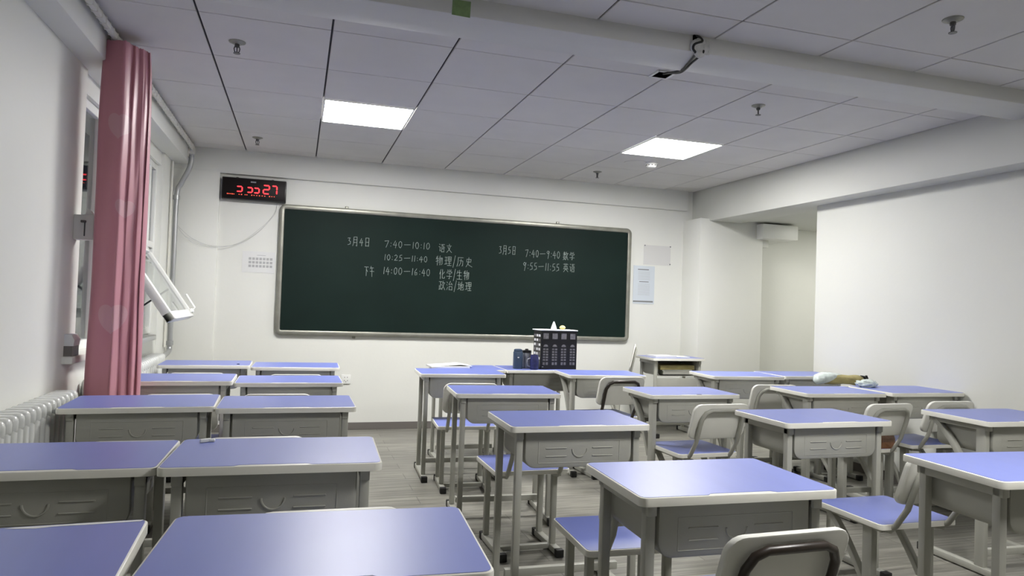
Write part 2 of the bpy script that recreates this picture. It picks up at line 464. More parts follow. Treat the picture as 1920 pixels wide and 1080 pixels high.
DA = [  # x, y, rot deg, top height, label
 (-.572, 1.422, 2.1, .742, 'blue-topped desk with torn white tape stuck along its far rim'),
 (.062, 1.393, -3.3, .751, 'blue-topped aisle desk nearest the camera, beside the desk with torn tape'),
 (-.655, 2.356, -.7, .730, 'blue-topped desk beside the near white radiator, second from camera along the window'),
 (-.039, 2.257, -2., .748, 'blue-topped aisle desk with a white crumb on its far corner'),
 (-.632, 3.461, 2., .733, 'blue-topped desk standing in front of the pink curtain, hiding its hem'),
 (-.025, 3.456, .3, .727, 'blue-topped aisle desk butted against the desk in front of the pink curtain'),
 (-.631, 4.351, .5, .741, 'blue-topped desk half hidden behind the pink curtain'),
 (-.026, 4.412, .3, .725, 'blue-topped aisle desk butted against the desk half hidden by the curtain'),
 (-.605, 5.443, 1., .726, 'pale desk with a dark spot on its top beside the far radiator'),
 (.010, 5.331, -1.2, .726, 'pale aisle desk of the row nearest the blackboard, below the wall calendar'),
 (1.159, 1.791, -1.8, .738, 'large bright blue desk behind the chair with a dark tube frame'),
 (1.118, 2.793, -1.1, .743, 'deep blue desk with embossed drawer, second from camera in the middle column'),
 (1.154, 3.887, -3.9, .725, 'blue desk third from camera in the middle column, beside the open aisle'),
 (1.125, 4.889, -2.9, .729, 'lilac desk in front of the white papers, black-capped foot on the open aisle floor'),
 (2.397, 2.809, .5, .733, 'lilac desk with embossed drawer right behind the free-standing chair seat'),
 (2.346, 1.744, -4.1, .739, 'lilac desk at the frame edge with a chair leaning behind its legs'),
]
a0 = None; desk_of = {}
GD = 'school desks set out in rows'
for i, (x, y, r, zt, lab) in enumerate(DA):
    o = a0 = desk_a(lab) if i == 0 else None or a0
    if i: o = dup(a0)
    place(o, (x, y, 0), math.radians(r), (1, 1, zt/ZT), lab, GD); desk_of[i] = o
DA[2:3] = DA[2:3]
M5 = [(1.283, 5.33, 0, .715, 'grey-blue desk below the blackboard with white papers on top', .89),
      (1.855, 5.33, -.3, .715, 'grey-blue desk below the blackboard carrying the black printed carton', 1)]
for x, y, r, zt, lab, sx_ in M5:
    o = dup(a0); place(o, (x, y, 0), math.radians(r), (sx_, 1, zt/ZT), lab, GD)
DB = [
 (2.204, 4.86, -4.1, .726, 'blue desk with a chair of reddish dark tubing pushed in front of it'),
 (2.283, 3.829, -.6, .722, 'lilac desk with a dark speck on its near rim, grey chair back before it'),
 (3.27, 4.67, -4., .742, 'pale lilac desk in front of the square white wall column'),
 (3.89, 4.70, 0, .742, 'pale lilac desk against the right wall behind the khaki bag'),
 (3.362, 3.80, -1.9, .728, 'lilac desk between the khaki bag and the brown cushion chair'),
 (3.966, 3.75, -.5, .736, 'pinkish grey desk against the right wall, curved brace showing at its end'),
 (3.449, 2.685, -1.9, .741, 'lilac desk cut off by the frame edge, behind the nearest right-hand desk'),
]
b0 = None; desk_b_of = {}
for i, (x, y, r, zt, lab) in enumerate(DB):
    if i == 0: o = b0 = desk_b(lab)
    else: o = dup(b0)
    desk_b_of[i] = o
    place(o, (x, y, 0), math.radians(r), (1, 1, zt/ZT), lab, GD)
P = desk_a('open-fronted grey desk in the corner by the wall column, books on its shelf', flip=True, modesty=True)
place(P, (3.54, 6.14, 0), math.radians(1), (.95, .95, .757/ZT))

# marks on the desks that are loose bits of their own
t = MB(); t.prism([(-.19, .1), (-.03, .125), (-.02, .15), (-.14, .152), (-.19, .12)], 0, .001)
b = MB()
b.prism([(.045, .186), (.10, .176), (.13, .182), (.20, .180), (.285, .182), (.29, .1905), (.2, .192), (.12, .1905), (.06, .1905)], ZT, ZT+.0006)
b.build('tape_strip', M['paper'], desk_of[0], smooth=False)
b = MB(); b.prism([(.05, .188), (.15, .186), (.28, .189), (.28, .1935), (.06, .193)], ZT, ZT+.0005); b.build('tape_strip', M['paper'], desk_of[2], smooth=False)
b = MB(); b.box((0, 0, .006), (.035, .010, .012), .004, rot=Matrix.Rotation(.5, 4, 'Z')); b.box((.018, .006, .005), (.02, .014, .01), .004)
o = b.build('eraser_crumb', M['paper']); o.location = (-.262, 2.405, .748); tag(o, 'small white crumb on the far corner of an aisle desk', 'crumb')

b = MB(); b.lathe([(0, 0), (.011, 0), (.009, .003), (0, .004)], (.215, -.11, ZT), 10); b.build('ink_spot', M['hole'], desk_of[8])
b = MB(); b.box((.02, -.188, ZT+.0004), (.03, .010, .0012), m=M['hole']); b.build('ink_spot', M['hole'], desk_b_of[1])
# ------------------------------------------------------------------ chairs
ZS = .425
def chair(label, kind='a'):
    t = thing('school_chair', label, 'chair')
    tabletop(t, .385, .365, ZS, .022, notch=False, name='seat')
    # backrest plate, leaning back and slightly wrapped
    zb, zt, yb, yt = .515, .715, -.225, -.295
    b = MB(); n = 12; poly = rrect(.352, .212, .045, 5)
    k = (yt-yb)/(zt-zb)
    def tf(a, c, dpt):
        z = (zt+zb)/2+c*.94; y = yb+(z-zb)*k + dpt - .35*a*a*-1*.35
        return (a, y, z)
    b.prism(poly, .009, -.011, tf=tf, inset=.006); b.build('backrest', M['back'], t, angle=50)
    # bent tube behind the backrest, running down and forward beneath the seat
    x0 = .132; off = -.028
    def P(x, z): return (x, yb+(z-zb)*k+off+.12*x*x, z)
    path = []
    side = [( -x0, .0, ZS-.035), (-x0, -.12, ZS-.036), (-x0, -.165, ZS-.030), (-x0, -.192, ZS-.005)]
    path += side + [P(-x0, .50), P(-x0, .60), P(-x0+.003, .635), P(-x0+.02, .668), P(-x0+.05, .682)]
    path += [(-p[0], p[1], p[2]) for p in path[::-1]]
    b = MB(); b.tube(path, .0115, n=8, up=(1, 0, 0)); b.build('back_frame', M['leg'], t, angle=60)
    for s in (-1, 1):
        x = s*.145
        if kind == 'a':
            for y in (-.085, .105):
                MB().box2((x-.014, y-.014, .03), (x+.014, y+.014, ZS-.02), .004).build('leg', M['leg'], t)
        else:
            MB().box2((x-.015, -.105, .03), (x+.015, -.055, ZS-.02), .005).build('leg', M['leg'], t)
            MB().sweep(arc_path((x, .15, ZS-.03), (x, .06, .34), (x, -.055, .16), 10), rprof(.024, .028), up=(1, 0, 0)).build('curved_brace', M['leg'], t)
        foot(t, x, -.20, .165, .034, .036)
        MB().box2((x-.012, -.15, ZS-.042), (x+.012, .16, ZS-.021), .003).build('seat_rail', M['leg'], t)
    MB().box2((-.145, -.09, .012), (.145, -.062, .036), .003).build('crossbar', M['leg'], t)
    return t
GC = 'school chairs behind the desks'
CA = [
 (.10, 2.01, -1, 1, 'chair mostly hidden by the nearest aisle desk, top of its backrest just showing'),
 (-.12, 2.94, 0, 1, 'chair hidden behind the desk with the white crumb, backrest rim just showing'),
 (-.08, 4.10, 0, 1, 'chair tucked behind the third aisle desk, pale backrest rim showing'),
 (-.55, 4.11, 2, 1, 'chair behind the desk in front of the pink curtain, pale backrest rim showing'),
 (.01, 5.06, 0, 1, 'chair behind the fourth aisle desk, backrest rim just below the front row'),
 (-.60, 5.14, 1, 1, 'chair between the curtain-hidden desk and the desk with the dark spot'),
 (1.13, 2.28, -2, 1, 'chair with a bright blue seat under the near side of the deep blue desk'),
 (1.115, 3.37, .7, 1, 'chair whose blue seat shows below the embossed drawer of the deep blue desk'),
 (1.09, 4.57, -4, 1, 'chair with pale tilted back and lilac seat beside the open aisle'),
]
c0 = None
for i, (x, y, r, s, lab) in enumerate(CA):
    if i == 0: o = c0 = chair(lab)
    else: o = dup(c0)
    place(o, (x, y, 0), math.radians(r), (1, 1, s), lab, GC)
CB = [
 (1.13, 1.68, 1.5, .985, 'chair with dark tube frame seen from behind at the front of the scene', True),
 (2.37, 2.34, 0, .985, 'chair with an empty blue seat showing between the two nearest right-hand desks', False),
 (2.23, 3.60, 2, 1.0, 'chair with pale back and dusky blue seat in front of the speckled desk', False),
 (2.20, 4.76, 2, 1.03, 'chair with reddish dark tubing in front of the desk beside the carton', True),
 (3.29, 4.47, -6, 1, 'chair showing half its pale back left of the khaki bag', False),
 (3.33, 3.55, 3, 1, 'chair holding a brown cushion on its seat', False),
 (3.90, 3.62, -2, 1, 'chair with dusky seat near the right wall, behind the cut-off lilac desk', False),
 (3.90, 4.40, 0, 1, 'chair against the right wall under the khaki bag', False),
 (2.965, 6.22, 63, 1.22, 'tall chair seen edge-on against the wall beside the open-fronted corner desk', False),
]
d0 = None
def restyle(root, name, m):
    for ch in root.children:
        if ch.name.split('.')[0] == name:
            ch.material_slots[0].link = 'OBJECT'; ch.material_slots[0].material = m
for i, (x, y, r, s, lab, dark) in enumerate(CB):
    if i == 0: o = d0 = chair(lab, 'b')
    else: o = dup(d0)
    place(o, (x, y, 0), math.radians(r), (1, 1 if s < 1.1 else .7, s), lab, GC)
    restyle(o, 'back_frame', M['darktube'] if dark else M['leg'])

# brown cushion
b = MB(); b.prism(rrect(.41, .34, .05, 6), 0, .085, inset=.03); b.prism(rrect(.34, .28, .04), .084, .089)
o = b.build('seat_cushion', M['brown'], angle=60); o.location = (3.33, 3.55, ZS); tag(o, 'brown leather cushion lying on a chair seat near the right wall', 'cushion')

# ------------------------------------------------------------------ khaki bag on the chair back
t = thing('cloth_bag', 'khaki bag with clear wrapping at one end lying over a chair back', 'bag', (3.855, 4.23, .705), math.radians(-4))
t.scale = (.9, 1, .95)
def blob(path_r, m, name, par, squash=1, n=14, up=(0, 0, 1)):
    b = MB(); rings = []
    for x, y, z, ry, rz in path_r:
        rings.append([b.bm.verts.new((x, y+ry*math.cos(2*PI*i/n), z+rz*math.sin(2*PI*i/n)*(1+.06*math.sin(i*2.3+x*40)))) for i in range(n)])
    for A, B in zip(rings, rings[1:]):
        for i in range(n): b.bm.faces.new((A[i], A[(i+1) % n], B[(i+1) % n], B[i]))
    b.bm.faces.new(rings[0][::-1]); b.bm.faces.new(rings[-1])
    return b.build(name, m, par, angle=60)
blob([(-.15, 0, .045, .03, .025), (-.13, 0, .046, .055, .038), (-.06, 0, .05, .06, .042), (.02, 0, .046, .058, .036), (.09, 0, .045, .058, .034), (.15, 0, .04, .056, .042), (.19, 0, .036, .05, .042), (.205, 0, .036, .03, .03)], M['khaki'], 'cloth_body', t)
blob([(-.235, 0, .04, .012, .012), (-.22, 0, .045, .04, .038), (-.18, -.005, .055, .058, .045), (-.13, -.006, .062, .062, .040), (-.08, -.004, .066, .05, .034), (-.02, 0, .072, .03, .02), (.02, 0, .075, .01, .006)], M['wrap'], 'plastic_wrap', t)
b = MB(); b.sweep([(.19, -.02, .075), (.215, -.02, .07), (.225, -.025, .05), (.24, -.03, .025)], rprof(.03, .012)); b.sweep([(.235, -.02, .08), (.245, -.02, .06), (.238, -.03, .03)], rprof(.02, .01)); b.build('strap', M['black'], t)

b = MB(); bmesh.ops.create_icosphere(b.bm, subdivisions=4, radius=1)
for v in b.bm.verts:
    q = v.co; k = 1+.16*math.sin(q.x*6+q.y*4)*math.sin(q.z*7+1)+.08*math.sin(q.y*15+q.x*9)
    v.co = Vector((q.x*.075*k, q.y*.05*k, max(0, (q.z+.75)*.026*k)))
o = b.build('plastic_bag', M['wrap'], angle=80); o.location = (3.765, 3.88, .736); tag(o, 'crumpled pale plastic bag on the pinkish grey desk by the right wall', 'plastic bag')
# ------------------------------------------------------------------ things on the desks by the board
t = thing('printed_carton', 'black carton printed with arched windows on the desk below the board', 'box', (2.005, 5.30, .715), math.radians(2))
W, Hh, Dd = .31, .308, .17
b = MB(); b.box2((-W/2, -Dd/2, 0), (W/2, Dd/2, Hh), .003, m=M['black'])
f = -Dd/2-.0006
for c in range(4):
    cx = -W/2+.040+c*.077
    b.box((cx, f, Hh-.045), (.044, .002, .045), m=M['pane'])
    for r in range(5):
        for q in (-1, 1): b.box((cx+q*.0125, f, .075+r*.021), (.018, .002, .013), m=M['pane'])
    b.prism([(.024*math.cos(a), .024*math.sin(a)) for a in [PI*k/8 for k in range(9)]], f-.001, f+.001, m=M['pane'], tf=lambda a, z, y, cx=cx: (cx+a*.8, y, .179+z*.8))
    for q in (-1, 1): b.box((cx+q*.013, f, .046), (.017, .002, .022), m=M['pane'])
b.lathe([(0, -.001), (.006, -.001), (.006, .001), (0, .001)], (-W/2+.018, f, .02), 10, m=M['paper'])
for r in range(6):
    for q in (-.05, .0, .05): b.box((-W/2-.0006, q, .085+r*.036), (.002, .034, .019), m=M['paper'] if (r+int(q*20)) % 3 else M['pane'])
b.build('carton_body', None, t, smooth=False)
b = MB(); b.box2((-W/2-.012, -Dd/2-.004, Hh-.002), (W/2+.004, Dd/2+.004, Hh+.006), .002); b.build('white_rim', M['paper'], t)
# tissue and yellow ball on top
o = MB().lathe([(.026, 0), (.024, .012), (.014, .042), (.006, .062), (0, .066)], n=10).build('paper_tissue', M['tissue']); o.location = (1.985, 5.29, .715+Hh+.006)
tag(o, 'pointed white tissue standing on the black carton', 'tissue')
o = MB().lathe([(0, 0), (.014, .003), (.024, .012), (.024, .022), (.014, .032), (0, .036)], n=16).build('yellow_ball', M['yellow']); o.location = (2.06, 5.29, .715+Hh+.006)
tag(o, 'pale yellow ball lying on the black carton', 'ball')
t = thing('blue_container', 'slate blue container left of the black carton on the desk', 'container', (1.68, 5.26, .715))
b = MB(); b.prism(rrect(.07, .06, .018), 0, .14, inset=.012); b.build('body', M['slate'], t)
b = MB(); b.prism(rrect(.064, .054, .018), .139, .155, inset=.01); b.build('lid', M['slate'], t)
b = MB(); b.prism(rrect(.014, .008, .003, 3), .0, .001, tf=lambda a, z, c: (a-.006, -.0305+c*-1, .09+z)); b.build('badge', M['paper'], t)
t = thing('blue_mug', 'small navy mug with pale handle touching the black carton', 'mug', (1.797, 5.20, .715))
b = MB(); b.lathe([(0, 0), (.030, 0), (.034, .01), (.036, .06), (.031, .105), (.028, .115), (.026, .113), (.03, .06), (0, .05)], n=20); b.build('body', M['navy'], t)
b = MB(); b.tube([(-.033, 0, .085), (-.055, 0, .08), (-.060, 0, .055), (-.054, 0, .03), (-.034, 0, .022)], .006, up=(0, 1, 0)); b.build('handle', M['silver'], t)
t = thing('tin_can', 'grey tin can with a dark lid standing behind the navy mug', 'can', (1.765, 5.30, .715))
b = MB(); b.lathe([(0, 0), (.036, 0), (.036, .125), (0, .125)], n=20); b.build('body', M['silver'], t)
b = MB(); b.lathe([(0, .124), (.038, .124), (.038, .142), (.014, .145), (.012, .155), (0, .155)], n=20); b.build('lid', M['black'], t)
# papers
def paper(name, x, y, z, w_, d_, h, rz, label, cat, m='paper'):
    b = MB(); b.box((0, 0, h/2), (w_, d_, h), min(.001, h/3)); o = b.build(name, M[m], smooth=False); o.location = (x, y, z); o.rotation_euler = (0, 0, rz)
    return tag(o, label, cat)
paper('paper_stack', 1.14, 5.36, .715, .30, .21, .012, .03, 'low stack of white papers on the desk left of the carton', 'paper')
b = MB(); b.prism([(-.15, 0), (-.05, .006), (.06, .014), (.14, .002), (.15, 0), (.14, 0), (.06, .012), (-.05, .004)], -.1, .1, tf=lambda a, z, c: (a, c, z)); o = b.build('curled_sheet', M['paper']); o.location = (1.17, 5.38, .727); tag(o, 'curled white sheet lying on the low stack of papers', 'paper')
paper('white_book', 3.42, 6.10, .757, .24, .17, .018, .08, 'thick white book on top of the open-fronted corner desk', 'book')
paper('open_paper', 3.62, 6.17, .757, .22, .20, .006, -.2, 'loose white sheet beside the white book on the corner desk', 'paper')
for i, (w_, h, dz, lab) in enumerate([(.30, .032, .0, 'bottom grey book on the shelf of the corner desk'), (.33, .012, .033, 'thin middle book on the shelf of the corner desk'), (.38, .04, .046, 'wide olive bundle topmost on the shelf of the corner desk')]):
    o = paper('exercise_book', 3.54, 6.10, .597+dz, w_, .2, h, .02*i, lab, 'book', 'khaki' if i == 2 else 'tub')
# ------------------------------------------------------------------ blackboard
BX0, BX1, BZ0, BZ1 = -.185, 3.336, .878, 2.056
t = thing('blackboard', 'wide green chalkboard with dull metal frame on the back wall', 'blackboard', ((BX0+BX1)/2, YB, (BZ0+BZ1)/2))
bw, bh = BX1-BX0, BZ1-BZ0
vt = lambda a, z, c: (a, -c, z)
b = MB(); b.prism(rrect(bw-.04, bh-.04, .03), .0, .030, tf=vt); surf = b.build('writing_surface', M['board'], t, smooth=False)
b = MB()
b.sweep([(a, -.024, z) for a, z in rrect(bw-.034, bh-.034, .035, 6)], rprof(.046, .036, .012), up=(0, 1, 0), closed=True); b.build('frame', M['alu'], t)
for x, z in ((.403, BZ1+.014), (2.511, BZ1+.014), (.513, BZ0-.014)):
    MB().box((x-(BX0+BX1)/2, -.012, z-(BZ0+BZ1)/2), (.03, .02, .028), .005).build('clip', M['alu'], t)
G = {
'0': [[(.5, 1), (.2, .8), (.1, .45), (.3, .05), (.6, 0), (.9, .4), (.8, .85), (.5, 1)]], '1': [[(.6, 1), (.4, 0)]],
'2': [[(.1, .8), (.45, 1), (.8, .8), (.65, .5), (.1, .02), (.9, .05)]], '3': [[(.1, .95), (.7, 1), (.4, .6), (.8, .45), (.7, .1), (.1, 0)]],
'4': [[(.55, 1), (.05, .35), (.95, .4)], [(.72, .75), (.6, -.1)]], '5': [[(.85, 1), (.3, .95), (.2, .55), (.75, .55), (.8, .15), (.1, 0)]],
'6': [[(.7, 1), (.2, .5), (.25, .05), (.75, .1), (.7, .42), (.25, .35)]], '7': [[(.0, .9), (.9, 1), (.35, -.05)]],
'9': [[(.8, .8), (.4, 1), (.1, .75), (.4, .55), (.8, .8), (.85, .95), (.45, -.15)]],
':': [[(.5, .68), (.55, .6)], [(.45, .22), (.5, .14)]], '—': [[(.05, .5), (.95, .55)]], '/': [[(.9, 1.1), (.1, -.15)]],
'月': [[(.25, 1), (.22, .3), (.05, 0)], [(.25, 1), (.78, 1), (.75, .0), (.6, .08)], [(.27, .7), (.75, .7)], [(.25, .4), (.75, .4)]],
'日': [[(.25, .95), (.22, .05)], [(.25, .95), (.78, .95), (.75, .05)], [(.25, .5), (.75, .5)], [(.25, .08), (.75, .08)]],
'下': [[(.05, .9), (.95, .9)], [(.5, .9), (.5, 0)], [(.55, .6), (.8, .42)]],
'午': [[(.3, 1), (.1, .7)], [(.25, .82), (.85, .82)], [(.05, .48), (.95, .48)], [(.5, .82), (.5, -.05)]],
'语': [[(.1, .95), (.2, .85)], [(.02, .62), (.2, .62), (.2, .1), (.32, .22)], [(.4, .92), (.95, .92)], [(.62, .92), (.55, .62)], [(.45, .75), (.85, .75), (.82, .52)], [(.35, .52), (1, .52)], [(.48, .38), (.48, .02)], [(.48, .38), (.88, .38), (.88, .02)], [(.48, .05), (.88, .05)]],
'文': [[(.5, 1), (.55, .88)], [(.1, .78), (.9, .78)], [(.7, .78), (.5, .35), (.08, 0)], [(.3, .65), (.55, .3), (.95, 0)]],
'物': [[(.15, .9), (.05, .65)], [(.1, .7), (.42, .7)], [(.02, .4), (.45, .5)], [(.25, 1), (.25, 0)], [(.6, 1), (.48, .6)], [(.55, .78), (.95, .78), (.9, .15), (.78, .08)], [(.7, .78), (.48, .25)], [(.85, .78), (.55, .05)]],
'理': [[(.05, .9), (.4, .9)], [(.05, .55), (.38, .55)], [(.02, .15), (.42, .22)], [(.22, .9), (.22, .18)], [(.5, .95), (.5, .5)], [(.5, .95), (.95, .95), (.95, .5)], [(.5, .72), (.95, .72)], [(.5, .5), (.95, .5)], [(.72, .95), (.72, .05)], [(.52, .28), (.93, .28)], [(.42, .04), (1, .04)]],
'历': [[(.15, .92), (.95, .92)], [(.2, .92), (.18, .4), (.03, 0)], [(.38, .6), (.88, .6), (.85, .1), (.72, .05)], [(.62, .78), (.58, .4), (.32, .03)]],
'史': [[(.2, .8), (.2, .5)], [(.2, .8), (.8, .8), (.8, .5)], [(.2, .52), (.8, .52)], [(.5, 1), (.48, .45), (.1, 0)], [(.3, .4), (.5, .2), (.98, 0)]],
'化': [[(.3, 1), (.05, .5)], [(.2, .7), (.2, 0)], [(.9, .75), (.5, .45)], [(.55, 1), (.55, .1), (.9, .08), (.95, .25)]],
'学': [[(.2, 1), (.28, .85)], [(.48, 1), (.5, .85)], [(.8, 1), (.68, .85)], [(.1, .62), (.12, .78), (.92, .78), (.85, .62)], [(.3, .6), (.7, .6), (.52, .45)], [(.52, .45), (.52, .05), (.4, .08)], [(.05, .3), (.95, .3)]],
'生': [[(.25, .95), (.08, .62)], [(.2, .75), (.9, .75)], [(.15, .42), (.85, .42)], [(.5, 1), (.5, .05)], [(.03, .05), (.97, .05)]],
'政': [[(.02, .9), (.5, .9)], [(.27, .9), (.27, .1)], [(.27, .55), (.48, .55)], [(.1, .5), (.1, .1)], [(0, .05), (.52, .15)], [(.68, 1), (.55, .65)], [(.62, .8), (.98, .8)], [(.85, .8), (.5, .02)], [(.62, .55), (.98, .02)]],
'治': [[(.05, .9), (.15, .8)], [(.02, .62), (.12, .55)], [(.02, .05), (.2, .35)], [(.6, 1), (.35, .62), (.88, .66)], [(.75, .8), (.95, .58)], [(.42, .42), (.42, .02)], [(.42, .42), (.88, .42), (.88, .02)], [(.42, .05), (.88, .05)]],
'地': [[(.05, .65), (.38, .65)], [(.22, .95), (.22, .2)], [(0, .12), (.4, .28)], [(.42, .55), (.95, .7), (.9, .35), (.8, .38)], [(.68, 1), (.68, .25)], [(.5, .85), (.5, .08), (.95, .06), (.98, .25)]],
'数': [[(.1, .95), (.18, .82)], [(.4, .95), (.32, .82)], [(.02, .75), (.5, .75)], [(.26, 1), (.26, .52)], [(.24, .72), (.03, .55)], [(.28, .72), (.48, .58)], [(.2, .5), (.1, .25), (.45, .02)], [(.42, .45), (.3, .15), (.03, 0)], [(0, .35), (.5, .38)], [(.68, 1), (.55, .65)], [(.62, .8), (.98, .8)], [(.85, .8), (.5, .02)], [(.62, .55), (.98, .02)]],
'英': [[(.05, .88), (.95, .88)], [(.32, 1), (.32, .78)], [(.68, 1), (.68, .78)], [(.2, .65), (.2, .35)], [(.2, .65), (.8, .65), (.8, .35)], [(.02, .35), (.98, .35)], [(.5, .75), (.48, .35), (.08, 0)], [(.52, .33), (.95, 0)]],
}
CW = {':': .38, '—': 1.1, '/': .42, '1': .34}
for s, x0, x1, z0, z1 in [("3月4日", .417, .636, 1.716, 1.801), ("7:40—10:10", .761, 1.203, 1.714, 1.795), ("语文", 1.277, 1.424, 1.704, 1.786), ("10:25—11:40", .761, 1.182, 1.591, 1.662), ("物理/历史", 1.251, 1.631, 1.574, 1.667), ("下午", .578, .682, 1.441, 1.536), ("14:00—16:40", .756, 1.213, 1.457, 1.543), ("化学/生物", 1.292, 1.604, 1.444, 1.537), ("政治/地理", 1.291, 1.629, 1.338, 1.426), ("3月5日", 1.888, 2.076, 1.715, 1.805), ("7:40—9:40", 2.162, 2.544, 1.697, 1.788), ("数学", 2.568, 2.709, 1.695, 1.777), ("9:55—11:55", 2.144, 2.543, 1.564, 1.661), ("英语", 2.573, 2.713, 1.573, 1.660)]:
    ws = [CW.get(c, .62 if c.isdigit() else 1.0) for c in s]; tot = sum(ws); x = x0; b = MB()
    for ci, (c, wd) in enumerate(zip(s, ws)):
        if ci and s[ci-1] == '/': b.build('chalk_line', M['chalk'], surf, smooth=False); b = MB()
        cw = (x1-x0)*wd/tot; digit = c.isdigit() or c == ':'
        for st in G[c]:
            pts = [(x+cw*(.1+.8*px), z0+(z1-z0)*((.12+.76*pz) if digit else pz)) for px, pz in st]
            pts = [Vector((px+random.uniform(-1, 1)*.0012, 0, pz+random.uniform(-1, 1)*.0012)) for px, pz in pts]
            hw = .0019
            for p, q in zip(pts, pts[1:]):
                d = (q-p); 
                if d.length < 1e-5: continue
                d.normalize(); nn = Vector((-d.z, 0, d.x))*hw; e = d*hw*.6
                qs = [p-e+nn, q+e+nn, q+e-nn, p-e-nn]
                lo = [b.bm.verts.new((v.x-(BX0+BX1)/2, -.0300, v.z-(BZ0+BZ1)/2)) for v in qs]
                hi = [b.bm.verts.new((v.x-(BX0+BX1)/2, -.0308, v.z-(BZ0+BZ1)/2)) for v in qs]
                b.bm.faces.new(hi)
                for k in range(4): b.bm.faces.new((lo[k], lo[(k+1) % 4], hi[(k+1) % 4], hi[k]))
        x += cw
    b.build('chalk_line', M['chalk'], surf, smooth=False)

# ------------------------------------------------------------------ digital clock
t = thing('digital_clock', 'black wall clock with glowing red digits above the blackboard corner', 'clock', (-.41, YB-.0, 2.166))
MB().box2((-.27, -.075, -.097), (.27, 0, .097), .006).build('case', M['black'], t)
MB().box2((-.262, -.0765, -.088), (.262, -.074, .088), .001).build('screen', mat('dark_red_screen', (16, 8, 10), .5, spec=.25), t)
def seg(b, pts, wd=.0055):
    for p, q in pts:
        p, q = Vector((p[0], 0, p[1])), Vector((q[0], 0, q[1])); d = (q-p).normalized(); nn = Vector((-d.z, 0, d.x))*wd
        vs = [p+d*.002+nn*.2, p+d*.006+nn, q-d*.006+nn, q-d*.002, q-d*.006-nn, p+d*.006-nn]
        lo = [b.bm.verts.new((v.x, -.0766, v.z)) for v in vs]; hi = [b.bm.verts.new((v.x, -.0776, v.z)) for v in vs]
        b.bm.faces.new(hi)
        for k in range(6): b.bm.faces.new((lo[k], lo[(k+1) % 6], hi[(k+1) % 6], hi[k]))
def hook(b, x, z0, wd, h): seg(b, [((x, z0+h), (x+wd, z0+h)), ((x+wd, z0+h), (x+wd, z0)), ((x, z0), (x+wd, z0))])
b = MB(); hook(b, -.148, -.026, .046, .044); hook(b, -.060, -.028, .043, .042); hook(b, -.003, -.029, .043, .042)
x, z, wd, h = .076, -.030, .050, .074
seg(b, [((x, z+h), (x+wd, z+h)), ((x+wd, z+h), (x+wd, z+h/2)), ((x, z+h/2), (x+wd, z+h/2)), ((x, z+h/2), (x, z)), ((x, z), (x+wd, z))])
x = .148; seg(b, [((x, z+h), (x+.042, z+h)), ((x+.042, z+h), (x+.042, z+h/2)), ((x+.042, z+h/2), (x+.042, z))])
b.build('digits', M['led'], t, smooth=False)
b = MB()
for i, x in enumerate([-.222, -.209, -.196, -.182, -.168, -.125, -.105, -.075, -.06, -.02, 0, .022, .045, .068, .09, .13, .15, .17]):
    b.box((x, -.0768, -.052-.0*i), (.009, .0016, .006 if i % 3 else .009))
b.build('date_row', M['ledrow'], t, smooth=False)
MB().box((-.01, -.0768, .065), (.045, .0016, .012)).build('logo_plate', M['silver'], t, smooth=False)
for x in (-.15, .15): MB().box((x, -.008, .102), (.022, .012, .016), .003).build('hanger', M['black'], t)

# thin cable from pipe to clock
def wirepath(pts, n=8):
    V = [Vector(p) for p in pts]; out = []
    for i in range(len(V)-1):
        a, b_, c, d = V[max(i-1, 0)], V[i], V[i+1], V[min(i+2, len(V)-1)]
        for k in range(n):
            u = k/n; out.append(.5*((2*b_)+(c-a)*u+(2*a-5*b_+4*c-d)*u*u+(3*b_-a-3*c+d)*u**3))
    out.append(V[-1]); return out
b = MB(); b.tube(wirepath([(-1.03, 6.62, 1.81), (-.90, 6.63, 1.70), (-.736, 6.64, 1.645), (-.55, 6.655, 1.67), (-.38, 6.67, 1.78), (-.24, 6.68, 1.955), (-.215, 6.68, 2.065)]), .0013, n=6)
b.tube(wirepath([(-1.03, 6.62, 1.80), (-.9, 6.63, 1.665), (-.7, 6.64, 1.635), (-.5, 6.66, 1.70), (-.30, 6.68, 1.88), (-.225, 6.685, 2.0)]), .0011, n=6)
tag(b.build('hanging_cable', M['ink'], angle=60), 'thin grey cable sagging on the wall between pipe and clock', 'cable')

# ------------------------------------------------------------------ sheets, socket
t = thing('wall_calendar', 'pale printed timetable sheet left of the blackboard', 'poster', (-.351, YB, 1.523))
MB().box2((-.14, -.003, -.095), (.14, 0, .095)).build('sheet', M['paper'], t, smooth=False)
b = MB()
for r in range(3):
    for c in range(7): b.box((-.075+c*.030, -.0034, .03-r*.033), (.022, .001, .022))
b.box((.02, -.0034, .062), (.075, .001, .004)); b.build('printed_grid', M['ink'], t, smooth=False)
t = thing('notice_sheet', 'tall bluish notice sheet hanging just right of the blackboard', 'poster', (3.515, YB, 1.475))
MB().box2((-.125, -.004, -.20), (.125, 0, .205)).build('sheet', M['bluepaper'], t, smooth=False)
b = MB()
b.box((-.01, -.0045, .165), (.13, .001, .010), m=M['darkink']); b.box((0, -.0045, .035), (.11, .001, .008), m=M['darkink'])
for k in range(6): b.box((0, -.0044, .14-k*.016), (.14, .001, .003), m=M['ink'])
for k in range(8): b.box((0, -.0044, .01-k*.016), (.14, .001, .003), m=M['ink'])
b.box((-.005, -.0045, -.175), (.235, .001, .016), m=M['darkink']); b.build('printed_lines', None, t, smooth=False)
t = thing('pinned_sheet', 'grey pinned sheet above the tall notice right of the blackboard', 'poster', (3.665, YB, 1.80))
MB().box2((-.16, -.003, -.105), (.16, 0, .105)).build('sheet', mat('grey_paper', (213, 213, 211), .8), t, smooth=False)
